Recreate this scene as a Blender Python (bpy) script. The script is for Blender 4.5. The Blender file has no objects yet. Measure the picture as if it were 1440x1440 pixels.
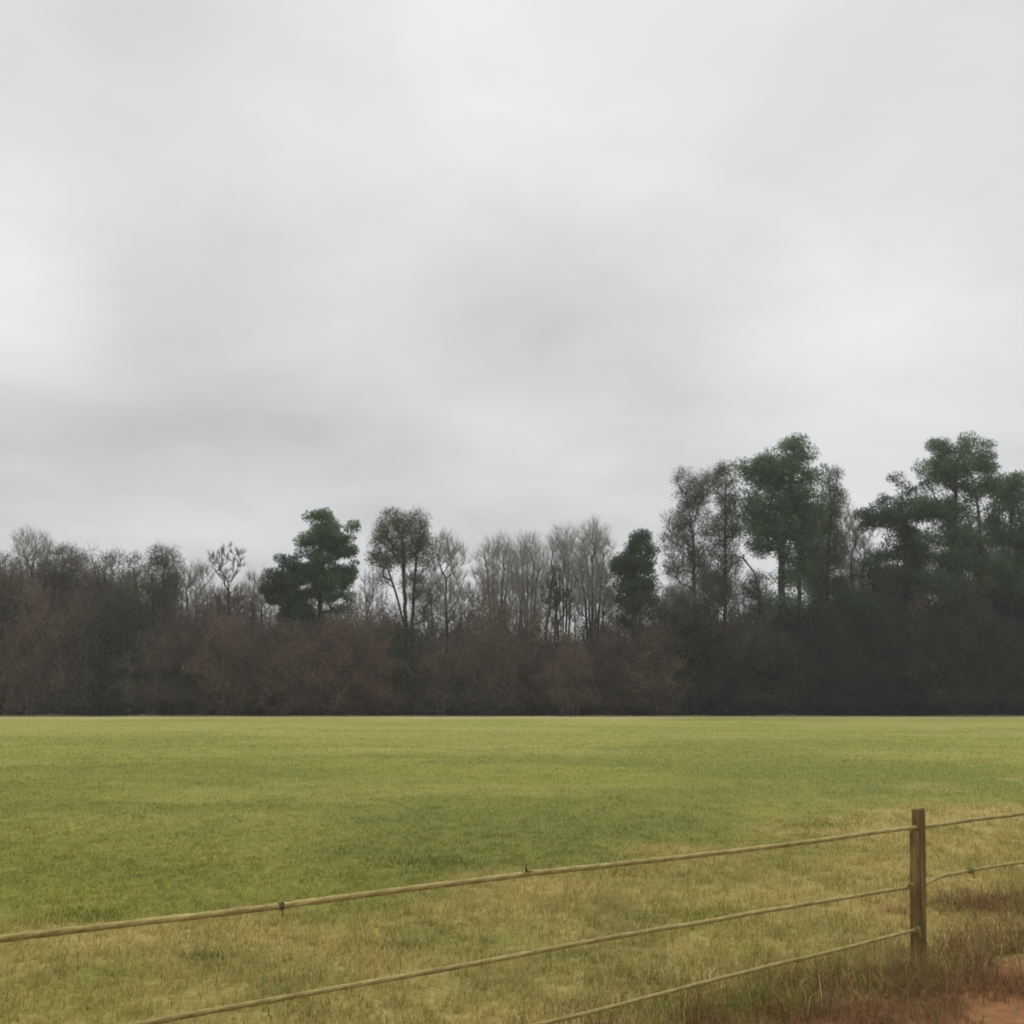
import bpy, math
import numpy as np

# ------------------------------------------------------------------ camera
CAM_H = 2.0
F = 1400.0            # focal length in photo pixels (photo is 1440 wide)
PITCH = math.atan((975 - 720) / F)
scene = bpy.context.scene
col = scene.collection
cd = bpy.data.cameras.new('camera')
cam = bpy.data.objects.new('camera', cd)
col.objects.link(cam)
cam.location = (0, 0, CAM_H)
cam.rotation_euler = (math.pi / 2 + PITCH, 0, 0)
cd.sensor_width = 36.0
cd.lens = 36.0 * F / 1440.0
cd.clip_end = 5000
scene.camera = cam

# ------------------------------------------------------------------ sky (overcast) and sun
SUN_EL, SUN_AZ = math.radians(58), math.radians(28)     # azimuth clockwise from +Y
world = bpy.data.worlds.new('World')
scene.world = world
world.use_nodes = True
wt = world.node_tree
wt.nodes.clear()


def wn(t, **kw):
    n = wt.nodes.new(t)
    for k, v in kw.items():
        setattr(n, k, v)
    return n


def wl(a, b):
    wt.links.new(a, b)


def wmath(op, a, b=None):
    n = wn('ShaderNodeMath', operation=op)
    for i, v in enumerate((a, b)):
        if v is None:
            continue
        if isinstance(v, (int, float)):
            n.inputs[i].default_value = v
        else:
            wl(v, n.inputs[i])
    return n.outputs[0]


sky = wn('ShaderNodeTexSky', sky_type='NISHITA', sun_disc=False)
sky.sun_elevation = SUN_EL
sky.sun_rotation = SUN_AZ
bg_sky = wn('ShaderNodeBackground')
bg_sky.inputs[1].default_value = 0.09
wl(sky.outputs[0], bg_sky.inputs[0])
tc = wn('ShaderNodeTexCoord')
nrm = wn('ShaderNodeVectorMath', operation='NORMALIZE')
wl(tc.outputs['Generated'], nrm.inputs[0])
sep = wn('ShaderNodeSeparateXYZ')
wl(nrm.outputs[0], sep.inputs[0])
zc = wmath('MAXIMUM', sep.outputs[2], 0.0)
den = wmath('ADD', zc, 0.22)
cx = wmath('DIVIDE', sep.outputs[0], den)
cy = wmath('DIVIDE', sep.outputs[1], den)
comb = wn('ShaderNodeCombineXYZ')
wl(cx, comb.inputs[0])
wl(cy, comb.inputs[1])
comb.inputs[2].default_value = 3.7
n1 = wn('ShaderNodeTexNoise')
n1.inputs['Scale'].default_value = 1.35
n1.inputs['Detail'].default_value = 5.0
n1.inputs['Roughness'].default_value = 0.47
n1.inputs['Distortion'].default_value = 0.2
wl(comb.outputs[0], n1.inputs['Vector'])
# cloud brightness: base with standard overcast rise to the zenith, plus soft noise
base = wmath('ADD', wmath('MULTIPLY', wmath('POWER', zc, 3.0), 0.40), 0.685)
var = wmath('MULTIPLY', wmath('SUBTRACT', n1.outputs[0], 0.5), 0.46)
n2 = wn('ShaderNodeTexNoise')
n2.inputs['Scale'].default_value = 3.4
n2.inputs['Detail'].default_value = 6.0
n2.inputs['Roughness'].default_value = 0.5
n2.inputs['Distortion'].default_value = 0.5
wl(comb.outputs[0], n2.inputs['Vector'])
var = wmath('ADD', var, wmath('MULTIPLY', wmath('SUBTRACT', n2.outputs[0], 0.5), 0.17))
lum = wmath('ADD', base, var)


def lobe(px, py, size, amp, prev):
    """A thinner or thicker patch of cloud in the direction of a photo pixel."""
    u, v = (px - 720) / F, (720 - py) / F
    d = np.array([u, math.cos(PITCH) - v * math.sin(PITCH), math.sin(PITCH) + v * math.cos(PITCH)])
    d /= np.linalg.norm(d)
    dot = wn('ShaderNodeVectorMath', operation='DOT_PRODUCT')
    wl(nrm.outputs[0], dot.inputs[0])
    dot.inputs[1].default_value = tuple(d)
    k = wmath('MULTIPLY', wmath('SUBTRACT', dot.outputs['Value'], 1.0), 2.0 / (size / F) ** 2)
    return wmath('ADD', prev, wmath('MULTIPLY', wmath('EXPONENT', k), amp))


LOBES = [(20, 400, 150, 0.20), (1270, 440, 230, 0.17), (600, 60, 180, 0.09), (900, 250, 150, 0.08), (500, 540, 220, 0.06), (1100, 570, 200, 0.06),
         (700, 400, 200, -0.02), (250, 640, 240, -0.06), (1250, 170, 240, -0.09), (120, 160, 240, -0.09)]
for l_ in LOBES:
    lum = lobe(*l_, lum)
tint = wn('ShaderNodeCombineXYZ')
wl(wmath('MULTIPLY', lum, 0.99), tint.inputs[0])
wl(wmath('MULTIPLY', lum, 1.0), tint.inputs[1])
wl(wmath('MULTIPLY', lum, 1.008), tint.inputs[2])
bg_cloud = wn('ShaderNodeBackground')
wl(tint.outputs[0], bg_cloud.inputs[0])
bg_cloud.inputs[1].default_value = 1.0
mix = wn('ShaderNodeMixShader')
mix.inputs[0].default_value = 0.95
wl(bg_sky.outputs[0], mix.inputs[1])
wl(bg_cloud.outputs[0], mix.inputs[2])
wout = wn('ShaderNodeOutputWorld')
wl(mix.outputs[0], wout.inputs[0])

sd = bpy.data.lights.new('sun', 'SUN')
sd.energy = 1.5
sd.angle = math.radians(30)
sd.color = (1.0, 0.96, 0.88)
sun = bpy.data.objects.new('sun', sd)
col.objects.link(sun)
sun.rotation_euler = (math.pi / 2 - SUN_EL, 0, -SUN_AZ + math.pi)

scene.view_settings.view_transform = 'Standard'
scene.view_settings.look = 'None'
scene.view_settings.exposure = 0.0
scene.view_settings.gamma = 1.0
scene.cycles.filter_width = 1.9
scene.cycles.max_bounces = 6


# ------------------------------------------------------------------ helpers
def ray(px, py):
    u, v = (px - 720) / F, (720 - py) / F
    return np.array([u, math.cos(PITCH) - v * math.sin(PITCH), math.sin(PITCH) + v * math.cos(PITCH)])


def at(px, py, Y):
    """The point on the pixel's ray that is Y metres in front of the camera."""
    d = ray(px, py)
    p = d * (Y / d[1])
    p[2] += CAM_H
    return p


def on_ground(px, py, z=0.0):
    d = ray(px, py)
    return d * ((z - CAM_H) / d[2]) + np.array([0, 0, CAM_H])


def _hash(ix, iy, seed):
    h = (ix.astype(np.int64) * 374761393 + iy.astype(np.int64) * 668265263 + seed * 1442695041) & 0x7fffffff
    h = ((h ^ (h >> 13)) * 1274126177) & 0x7fffffff
    h = h ^ (h >> 16)
    return (h & 0xffff) / 65535.0


def vnoise(x, y, seed=0):
    ix, iy = np.floor(x), np.floor(y)
    fx, fy = x - ix, y - iy
    fx = fx * fx * (3 - 2 * fx)
    fy = fy * fy * (3 - 2 * fy)
    a, b = _hash(ix, iy, seed), _hash(ix + 1, iy, seed)
    c, d = _hash(ix, iy + 1, seed), _hash(ix + 1, iy + 1, seed)
    return (a * (1 - fx) + b * fx) * (1 - fy) + (c * (1 - fx) + d * fx) * fy


def fbm(x, y, seed=0, octaves=4):
    s, a, t = 0.0, 1.0, 0.0
    for o in range(octaves):
        s = s + a * vnoise(x * 2 ** o + 17.3 * o, y * 2 ** o - 9.1 * o, seed + o)
        t += a
        a *= 0.5
    return s / t


def sstep(a, b, x):
    t = np.clip((x - a) / (b - a), 0, 1)
    return t * t * (3 - 2 * t)


def mesh_from(name, verts, tris, colors=None, smooth=False):
    me = bpy.data.meshes.new(name)
    v = np.ascontiguousarray(verts, dtype=np.float32)
    t = np.ascontiguousarray(tris, dtype=np.int32)
    me.vertices.add(len(v))
    me.vertices.foreach_set('co', v.ravel())
    me.loops.add(t.size)
    me.loops.foreach_set('vertex_index', t.ravel())
    me.polygons.add(len(t))
    me.polygons.foreach_set('loop_start', np.arange(0, t.size, 3, dtype=np.int32))
    if colors is not None:
        ca = me.color_attributes.new('Col', 'FLOAT_COLOR', 'POINT')
        c = np.ones((len(v), 4), np.float32)
        c[:, :3] = colors
        ca.data.foreach_set('color', c.ravel())
    me.update(calc_edges=True)
    me.polygons.foreach_set('use_smooth', np.full(len(t), smooth))
    return me


def add(name, me, mat, parent=None, label=None, category=None, group=None, kind=None):
    o = bpy.data.objects.new(name, me)
    col.objects.link(o)
    if me is not None and mat is not None and len(me.materials) == 0:
        me.materials.append(mat)
    if parent is not None:
        o.parent = parent
    for k, v in (('label', label), ('category', category), ('group', group), ('kind', kind)):
        if v:
            o[k] = v
    return o


class Bag:
    """Collects triangles into one mesh."""
    def __init__(self):
        self.v, self.t, self.c, self.n = [], [], [], 0

    def put(self, v, t, c=None):
        v = np.asarray(v, float).reshape(-1, 3)
        t = np.asarray(t, np.int64).reshape(-1, 3)
        self.v.append(v)
        self.t.append(t + self.n)
        if c is not None:
            c = np.broadcast_to(np.asarray(c, float), v.shape)
            self.c.append(c)
        self.n += len(v)

    def arrays(self):
        return (np.concatenate(self.v), np.concatenate(self.t),
                np.concatenate(self.c) if self.c else None)

    def mesh(self, name, smooth=False):
        return mesh_from(name, *self.arrays(), smooth=smooth)


def unit(a):
    return a / np.maximum(np.linalg.norm(a, axis=-1, keepdims=True), 1e-9)


def prisms(p0, p1, r0, r1, k):
    """Tapered k-sided tubes, one for each pair of points."""
    E = len(p0)
    d = unit(p1 - p0)
    ref = np.where(np.abs(d[:, 2:3]) > 0.9, np.array([[1.0, 0, 0]]), np.array([[0, 0, 1.0]]))
    a = unit(np.cross(d, ref))
    b = np.cross(d, a)
    ang = np.arange(k) * 2 * math.pi / k
    ring = a[:, None] * np.cos(ang)[None, :, None] + b[:, None] * np.sin(ang)[None, :, None]
    v = np.concatenate([p0[:, None] + ring * np.reshape(r0, (-1, 1, 1)), p1[:, None] + ring * np.reshape(r1, (-1, 1, 1))], 1)
    i = np.arange(k)
    j = (i + 1) % k
    f = np.concatenate([np.stack([i, j, j + k], 1), np.stack([i, j + k, i + k], 1)])
    t = (np.arange(E) * 2 * k)[:, None, None] + f[None]
    return v.reshape(-1, 3), t.reshape(-1, 3)


def cones(p0, p1, r0):
    """Three-sided spikes for twigs."""
    E = len(p0)
    d = unit(p1 - p0)
    ref = np.where(np.abs(d[:, 2:3]) > 0.9, np.array([[1.0, 0, 0]]), np.array([[0, 0, 1.0]]))
    a = unit(np.cross(d, ref))
    b = np.cross(d, a)
    ang = np.arange(3) * 2 * math.pi / 3
    ring = a[:, None] * np.cos(ang)[None, :, None] + b[:, None] * np.sin(ang)[None, :, None]
    v = np.concatenate([p0[:, None] + ring * np.reshape(r0, (-1, 1, 1)), p1[:, None]], 1)
    f = np.array([[0, 1, 3], [1, 2, 3], [2, 0, 3]])
    t = (np.arange(E) * 4)[:, None, None] + f[None]
    return v.reshape(-1, 3), t.reshape(-1, 3)


def sprays(p, d, side, length, width):
    """Pointed leaf-sized faces."""
    E = len(p)
    L = np.reshape(length, (-1, 1))
    W = np.reshape(width, (-1, 1))
    v = np.stack([p - side * W * 0.5, p + side * W * 0.5, p + d * L], 1)
    t = (np.arange(E) * 3)[:, None] + np.arange(3)[None]
    return v.reshape(-1, 3), t


# ------------------------------------------------------------------ materials
def material(name):
    m = bpy.data.materials.new(name)
    m.use_nodes = True
    nt = m.node_tree
    b = nt.nodes['Principled BSDF']
    b.inputs['Specular IOR Level'].default_value = 0.15
    b.inputs['Roughness'].default_value = 0.85
    return m, nt, b


def ramp(nt, fac, stops):
    r = nt.nodes.new('ShaderNodeValToRGB')
    els = r.color_ramp.elements
    while len(els) < len(stops):
        els.new(0.5)
    for e, (p, c) in zip(els, stops):
        e.position = p
        e.color = (*c, 1)
    nt.links.new(fac, r.inputs[0])
    return r.outputs[0]


def noise(nt, vec, scale, detail=4, rough=0.55, stretch=None):
    n = nt.nodes.new('ShaderNodeTexNoise')
    n.inputs['Scale'].default_value = scale
    n.inputs['Detail'].default_value = detail
    n.inputs['Roughness'].default_value = rough
    if stretch:
        mp = nt.nodes.new('ShaderNodeMapping')
        mp.inputs['Scale'].default_value = stretch
        nt.links.new(vec, mp.inputs[0])
        vec = mp.outputs[0]
    nt.links.new(vec, n.inputs['Vector'])
    return n.outputs[0]


def mul(nt, a, b, fac=1.0):
    m = nt.nodes.new('ShaderNodeMixRGB')
    m.blend_type = 'MULTIPLY'
    m.inputs[0].default_value = fac
    nt.links.new(a, m.inputs[1])
    nt.links.new(b, m.inputs[2])
    return m.outputs[0]


def coords(nt):
    return nt.nodes.new('ShaderNodeTexCoord').outputs['Object']


def bump(nt, b, h, strength, dist):
    n = nt.nodes.new('ShaderNodeBump')
    n.inputs['Strength'].default_value = strength
    n.inputs['Distance'].default_value = dist
    nt.links.new(h, n.inputs['Height'])
    nt.links.new(n.outputs[0], b.inputs['Normal'])


def foliage_mat(name, dark, light, translucent=0.25):
    m, nt, b = material(name)
    g = nt.nodes.new('ShaderNodeNewGeometry')
    c1 = ramp(nt, g.outputs['Random Per Island'], [(0.0, dark), (1.0, light)])
    nz = noise(nt, coords(nt), 0.45, 3)
    c2 = ramp(nt, nz, [(0.3, (0.72, 0.75, 0.7)), (0.7, (1.2, 1.15, 1.05))])
    c = mul(nt, c1, c2)
    nt.links.new(c, b.inputs['Base Color'])
    tr = nt.nodes.new('ShaderNodeBsdfTranslucent')
    nt.links.new(c, tr.inputs[0])
    mx = nt.nodes.new('ShaderNodeMixShader')
    mx.inputs[0].default_value = translucent
    nt.links.new(b.outputs[0], mx.inputs[1])
    nt.links.new(tr.outputs[0], mx.inputs[2])
    nt.links.new(mx.outputs[0], nt.nodes['Material Output'].inputs[0])
    return m


def bark_mat(name, dark, light, scale=2.0):
    m, nt, b = material(name)
    nz = noise(nt, coords(nt), scale, 5, 0.6, (1, 1, 0.25))
    nt.links.new(ramp(nt, nz, [(0.3, dark), (0.7, light)]), b.inputs['Base Color'])
    return m


def vcol_mat(name, translucent=0.0):
    m, nt, b = material(name)
    a = nt.nodes.new('ShaderNodeVertexColor')
    a.layer_name = 'Col'
    nt.links.new(a.outputs[0], b.inputs['Base Color'])
    if translucent:
        tr = nt.nodes.new('ShaderNodeBsdfTranslucent')
        nt.links.new(a.outputs[0], tr.inputs[0])
        mx = nt.nodes.new('ShaderNodeMixShader')
        mx.inputs[0].default_value = translucent
        nt.links.new(b.outputs[0], mx.inputs[1])
        nt.links.new(tr.outputs[0], mx.inputs[2])
        nt.links.new(mx.outputs[0], nt.nodes['Material Output'].inputs[0])
    return m, nt, b, a


M_BARK = bark_mat('bark_grey_brown', (0.045, 0.038, 0.03), (0.10, 0.085, 0.068))
M_BARK_PINE = bark_mat('bark_pine', (0.04, 0.034, 0.028), (0.085, 0.07, 0.058))
M_TWIG = bark_mat('twigs_grey', (0.28, 0.26, 0.24), (0.41, 0.38, 0.35))
M_TWIG_BROWN = bark_mat('twigs_brown', (0.095, 0.082, 0.068), (0.16, 0.14, 0.115))
M_PINE = foliage_mat('needles_green', (0.125, 0.19, 0.112), (0.165, 0.24, 0.142), 0.4)
M_PINE_DARK = foliage_mat('needles_dark_green', (0.08, 0.12, 0.08), (0.105, 0.152, 0.10), 0.34)
M_SPARSE = foliage_mat('leaves_olive', (0.135, 0.168, 0.115), (0.18, 0.212, 0.148), 0.4)
M_OLIVE_BROWN = foliage_mat('leaves_olive_brown', (0.15, 0.132, 0.10), (0.20, 0.18, 0.135))
M_DARKLEAF = foliage_mat('leaves_dark_evergreen', (0.044, 0.064, 0.048), (0.07, 0.095, 0.07), 0.15)

# ------------------------------------------------------------------ fence line on the ground
FA = np.array([3.19, 8.2])            # foot of the post in view
FB = np.array([-2.27, 4.55])          # the line toward the near left
FD = (FA - FB) / np.linalg.norm(FA - FB)
FN = np.array([-FD[1], FD[0]])        # across the fence, into the field
RA = np.array([1.69, 6.68])            # edge of the clay road
RD = FD.copy()


def fence_dist(x, y):
    return (x - FA[0]) * FN[0] + (y - FA[1]) * FN[1]


def ground_z(x, y):
    r = np.hypot(x, y)
    z = (fbm(x * 0.35, y * 0.35, 3, 3) - 0.5) * 0.10 + (fbm(x * 2.2, y * 2.2, 8, 2) - 0.5) * 0.035
    z = z * (1 - 0.6 * sstep(40, 80, r))
    return z


GREEN = np.array([0.262, 0.265, 0.048])
LUSH = np.array([0.178, 0.208, 0.036])
YELL = np.array([0.32, 0.302, 0.078])
STRAW = np.array([0.54, 0.42, 0.165])
PALE = np.array([0.44, 0.415, 0.20])
RUST = np.array([0.30, 0.165, 0.075])


def dryness(x, y):
    d = fence_dist(x, y)
    n = fbm(x * 0.45, y * 0.45, 21, 4)
    reach = 3.6 + 0.22 * np.clip(x, -2, 9)
    return np.clip(1 - sstep(reach - 3.4, reach + 2.6, d + (n - 0.5) * 9.0 + (fbm(x * 1.7, y * 1.7, 23, 2) - 0.5) * 3.0), 0, 1)


def field_color(x, y):
    """Colour of the sward itself: green, lush patches, yellowing and straw."""
    n1 = fbm(x * 0.045, y * 0.11, 31, 4)
    n2 = fbm(x * 0.13, y * 0.22, 41, 4)
    n3 = fbm(x * 0.9, y * 0.9, 51, 3)
    far = sstep(18, 60, y)
    yel = np.clip(sstep(0.42, 0.62, n1) * 0.7 + far * 0.75, 0, 1)
    c = GREEN[None] * (1 - yel[:, None]) + YELL[None] * yel[:, None]
    lush = sstep(0.48, 0.66, n2) * (1 - 0.45 * far)
    c = c * (1 - 0.72 * lush[:, None]) + LUSH[None] * 0.72 * lush[:, None]
    lu2 = sstep(0.58, 0.72, n3) * (1 - sstep(25, 45, y))
    c = c * (1 - 0.5 * lu2[:, None]) + LUSH[None] * 0.5 * lu2[:, None]
    dr = dryness(x, y)
    c = c * (1 - 0.92 * dr[:, None]) + STRAW[None] * 0.92 * dr[:, None]
    ol = sstep(0.55, 0.72, fbm(x * 1.1 + 5, y * 0.8, 57, 3)) * (1 - sstep(14, 26, y))
    c = c * (1 - 0.38 * ol[:, None]) + LUSH[None] * 0.38 * ol[:, None]
    edge = sstep(80.0, 84.5, y + (fbm(x * 0.12, y * 0.3, 61, 2) - 0.5) * 5)
    c = c * (1 - edge[:, None]) + PALE[None] * edge[:, None]
    return c


# ------------------------------------------------------------------ ground sheets
def graded(a, b, fine, growth):
    out, s = [0.0], fine
    while out[-1] < b:
        out.append(out[-1] + s)
        s *= growth
    return np.array(out)


def sheet(xs, ys, zf, dz=0.0):
    X, Y = np.meshgrid(xs, ys)
    x, y = X.ravel(), Y.ravel()
    v = np.stack([x, y, zf(x, y) + dz], 1)
    nx, ny = len(xs), len(ys)
    i = (np.arange(ny - 1)[:, None] * nx + np.arange(nx - 1)[None]).ravel()
    t = np.concatenate([np.stack([i, i + 1, i + nx + 1], 1), np.stack([i, i + nx + 1, i + nx], 1)])
    return v, t


gy = graded(0, 90, 0.13, 1.016)
gy = np.concatenate([-graded(0, 300, 0.5, 1.25)[:0:-1], gy[gy < 91], [92, 96, 105, 130, 180, 300, 700, 2000]])
gx = graded(0, 60, 0.15, 1.025)
gx = np.concatenate([gx[gx < 65], [80, 110, 160, 300, 700, 2000]])
gx = np.concatenate([-gx[:0:-1], gx])
v, t = sheet(gx, gy, ground_z)
M_FIELD, nt, b, a = vcol_mat('pasture')
oc = coords(nt)
fine = noise(nt, oc, 14.0, 6, 0.7)
med = noise(nt, oc, 1.6, 5, 0.6, (1, 0.45, 1))
c = mul(nt, a.outputs[0], ramp(nt, fine, [(0.3, (0.72, 0.72, 0.66)), (0.7, (1.22, 1.22, 1.2))]))
c = mul(nt, c, ramp(nt, med, [(0.3, (0.86, 0.88, 0.82)), (0.7, (1.12, 1.1, 1.1))]))
nt.links.new(c, b.inputs['Base Color'])
bump(nt, b, fine, 0.6, 0.05)
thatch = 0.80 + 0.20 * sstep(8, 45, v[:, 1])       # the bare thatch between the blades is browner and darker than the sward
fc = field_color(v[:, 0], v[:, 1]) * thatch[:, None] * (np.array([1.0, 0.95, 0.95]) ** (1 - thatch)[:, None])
add('field', mesh_from('field', v, t, fc, smooth=True), M_FIELD,
    label='wide yellow green pasture reaching to the wood', category='field', kind='structure')

# woodland floor: dark leaf litter behind the edge of the pasture
fx = np.concatenate([[-400, -160], np.arange(-90, 91, 1.5), [160, 400]])
fy = np.concatenate([[90.2, 90.6, 91.2, 92], np.arange(94, 150, 4), [200, 320]])
v, t = sheet(fx, fy, ground_z, 0.03)
v[:len(fx), 1] += (fbm(fx * 0.3, fx * 0, 71, 3) - 0.5) * 1.2
m, nt, b = material('leaf_litter')
nt.links.new(ramp(nt, noise(nt, coords(nt), 3.0, 6, 0.7), [(0.3, (0.025, 0.02, 0.014)), (0.7, (0.075, 0.055, 0.035))]), b.inputs['Base Color'])
add('woodland_floor', mesh_from('woodland_floor', v, t, smooth=True), m,
    label='dark leaf litter ground under the trees', category='ground', kind='structure')

# clay road on the camera's side of the fence
us = np.arange(-16, 20, 0.08)
ws = np.concatenate([np.arange(0, 1.6, 0.06), np.arange(1.7, 6.0, 0.25)])
U, W = np.meshgrid(us, ws)
edge_n = (fbm(us * 1.3, us * 0, 81, 4) - 0.5) * 0.55
Wd = W + edge_n[None] * np.clip(1 - W / 1.2, 0, 1)
x = RA[0] + RD[0] * U - FN[0] * Wd
y = RA[1] + RD[1] * U - FN[1] * Wd
z = ground_z(x.ravel(), y.ravel()) + 0.004 + np.clip(W.ravel() / 1.5, 0, 1) * 0.05 \
    + (fbm(x.ravel() * 7, y.ravel() * 7, 83, 3) - 0.5) * 0.05 * np.clip(W.ravel() / 0.3, 0, 1)
v = np.stack([x.ravel(), y.ravel(), z], 1)
nx = len(us)
i = (np.arange(len(ws) - 1)[:, None] * nx + np.arange(nx - 1)[None]).ravel()
t = np.concatenate([np.stack([i + 1, i, i + nx], 1), np.stack([i + 1, i + nx, i + nx + 1], 1)])
m, nt, b = material('red_clay')
oc = coords(nt)
nz = noise(nt, oc, 9.0, 8, 0.65)
nt.links.new(ramp(nt, nz, [(0.25, (0.12, 0.055, 0.02)), (0.5, (0.25, 0.115, 0.043)), (0.75, (0.35, 0.18, 0.075))]), b.inputs['Base Color'])
bump(nt, b, nz, 0.7, 0.03)
add('dirt_road', mesh_from('dirt_road', v, t, smooth=True), m,
    label='red clay dirt road beside the fence', category='road', kind='structure')


# ------------------------------------------------------------------ trees
def in_lobes(lobes, n, rng, shell=0.35):
    """Points spread through a set of ellipsoids given as (centre, radii)."""
    vol = np.array([l[1][0] * l[1][1] * l[1][2] for l in lobes]) ** 0.85
    which = rng.choice(len(lobes), n, p=vol / vol.sum())
    d = unit(rng.normal(size=(n, 3)))
    r = rng.random(n) ** shell
    c = np.array([l[0] for l in lobes])[which]
    R = np.array([l[1] for l in lobes])[which]
    return c + d * r[:, None] * R


def grow(trunks, targets, rng, bf=0.25, step=0.8, above=1.5, wob=0.05, tip=0.012, power=0.5):
    """Branches grown from the trunks to every target, each leaving where the way is short and rising."""
    N = sum(len(t) for t in trunks) + int(len(targets) * 14) + 400
    P = np.zeros((N, 3))
    par = np.full(N, -1)
    path = np.zeros(N)
    D = np.zeros((N, 3))
    D[:, 2] = 1
    n = 0
    for tr in trunks:
        for k in range(len(tr) - 1):
            m = max(1, int(np.linalg.norm(tr[k + 1] - tr[k]) / step))
            for s in range(m if k < len(tr) - 2 else m + 1):
                p = tr[k] + (tr[k + 1] - tr[k]) * s / m
                first = k == 0 and s == 0
                P[n] = p if first else p + rng.normal(size=3) * wob * np.array([1, 1, 0.3])
                par[n] = -1 if first else n - 1
                if not first:
                    path[n] = path[n - 1] + np.linalg.norm(P[n] - P[n - 1])
                    D[n] = unit(P[n] - P[n - 1])
                n += 1
    low = min(tr[0][2] for tr in trunks)
    n_tr = n
    start_ok = P[:n, 2] > low + 0.22 * (targets[:, 2].mean() - low)
    order = np.argsort(np.linalg.norm(targets - P[:n].mean(0), axis=1))
    ends = []
    ok = np.ones(N, bool)
    ok[:n] = start_ok
    if not start_ok.any():
        ok[:n] = True
    for q in order:
        T = targets[q]
        v = T - P[:n]
        d = np.linalg.norm(v, axis=1)
        cost = d + bf * path[:n] + above * np.maximum(0, 0.25 * d - v[:, 2]) + 1e3 * (~ok[:n])
        j = int(np.argmin(cost))
        dd = d[j]
        m = max(1, min(12, int(dd / step)))
        if n + m + 2 > N:
            break
        c = P[j] + unit(D[j] * 0.35 + unit(v[j]) * 0.9 + np.array([0, 0, 0.12])) * dd * 0.45
        prev = j
        for s in range(1, m + 1):
            u = s / m
            p = (1 - u) ** 2 * P[j] + 2 * u * (1 - u) * c + u * u * T
            if s < m:
                p = p + rng.normal(size=3) * wob * dd / m
            P[n] = p
            par[n] = prev
            path[n] = path[prev] + np.linalg.norm(p - P[prev])
            D[n] = unit(p - P[prev])
            prev = n
            n += 1
        ends.append(prev)
    cnt = np.zeros(n)
    for e in ends:
        cnt[e] += 1
    for k in range(n - 1, -1, -1):
        if par[k] >= 0:
            cnt[par[k]] += cnt[k]
    rad = tip * np.maximum(cnt, 0.6) ** power
    return P[:n], par[:n], D[:n], rad, np.array(ends), n_tr


def tree_parts(trunks, targets, rng, girth, twigs=5, twig_len=(0.5, 1.1), twig_r=0.012, twig_up=0.5, spread=0.9,
               leaves=0, leaf_len=(0.16, 0.34), leaf_w=0.09, clump=(0.75, 0.5), leaf_share=1.0, split=0.035,
               bf=0.25, above=1.5, tip=0.012, step=0.8, power=0.5, wob=0.03):
    P, par, D, rad, ends, n_tr = grow(trunks, targets, rng, bf, step, above, wob, tip, power)
    root_r = rad[np.where(par < 0)[0]].max()
    k = girth / root_r
    rad = np.maximum(rad * np.where(rad > root_r * 0.25, k, 1 + (k - 1) * rad / (root_r * 0.25)), tip)
    kid = np.where(par >= 0)[0]
    p0, p1 = P[par[kid]], P[kid]
    r1 = rad[kid]
    r0 = np.minimum(rad[par[kid]], r1 * 1.5 + 0.004)
    on_trunk = kid < n_tr
    r0 = np.where(on_trunk, rad[par[kid]], r0)
    trunk, crown = Bag(), Bag()
    big = (r1 > split) | on_trunk
    # flare at the foot
    if big.any():
        trunk.put(*prisms(p0[big], p1[big], r0[big], r1[big], 6))
    tw = Bag()
    if (~big).any():
        tw.put(*prisms(p0[~big], p1[~big], r0[~big], r1[~big], 3))
    if twigs:
        thin = kid[(rad[kid] < split * 1.2) & (kid >= n_tr)]
        src = np.concatenate([np.repeat(ends, twigs), np.repeat(thin, max(1, twigs // 2))])
        q = P[src]
        dr = unit(D[src] * 0.8 + rng.normal(size=q.shape) * spread * 0.6 + np.array([0, 0, twig_up]))
        L = rng.uniform(*twig_len, len(q))
        e = q + dr * L[:, None]
        tw.put(*cones(q, e, np.full(len(q), twig_r)))
        # side shoots
        q2 = q + dr * (L * rng.uniform(0.3, 0.7, len(q)))[:, None]
        dr2 = unit(dr + rng.normal(size=q.shape) * 0.55 + np.array([0, 0, twig_up * 0.4]))
        tw.put(*cones(q2, q2 + dr2 * (L * 0.6)[:, None], np.full(len(q), twig_r * 0.75)))
    lf = None
    if leaves:
        lf = Bag()
        cl = P[ends]
        cl = cl[rng.random(len(cl)) < leaf_share]
        size = rng.uniform(0.6, 1.25, len(cl))
        src = np.repeat(np.arange(len(cl)), np.maximum(4, (1.25 * leaves * size ** 2).astype(int)))
        off = unit(rng.normal(size=(len(src), 3))) * (rng.random(len(src)) ** 0.45)[:, None]
        off = off * np.array([clump[0], clump[0], clump[1]]) * size[src][:, None]
        p = cl[src] + off
        d = unit(unit(off) * 0.7 + rng.normal(size=off.shape) * 0.6 + np.array([0, 0, 0.25]))
        side = unit(np.cross(d, rng.normal(size=d.shape)))
        L = rng.uniform(*leaf_len, len(p))
        lf.put(*sprays(p, d, side, L, 0.82 * leaf_w * rng.uniform(0.7, 1.3, len(p))))
    return trunk, tw, lf


def px_lobes(lobes, Y, deep=0.85):
    out = []
    s = Y / F
    for (cx_, cy_, rx, ry, *more) in lobes:
        c_ = at(cx_, cy_, Y)
        if more:
            c_ = at(cx_, cy_, Y + more[0])
        out.append((c_, np.array([rx * s, rx * s * deep, ry * s])))
    return out


TREE_N = 0


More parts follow.
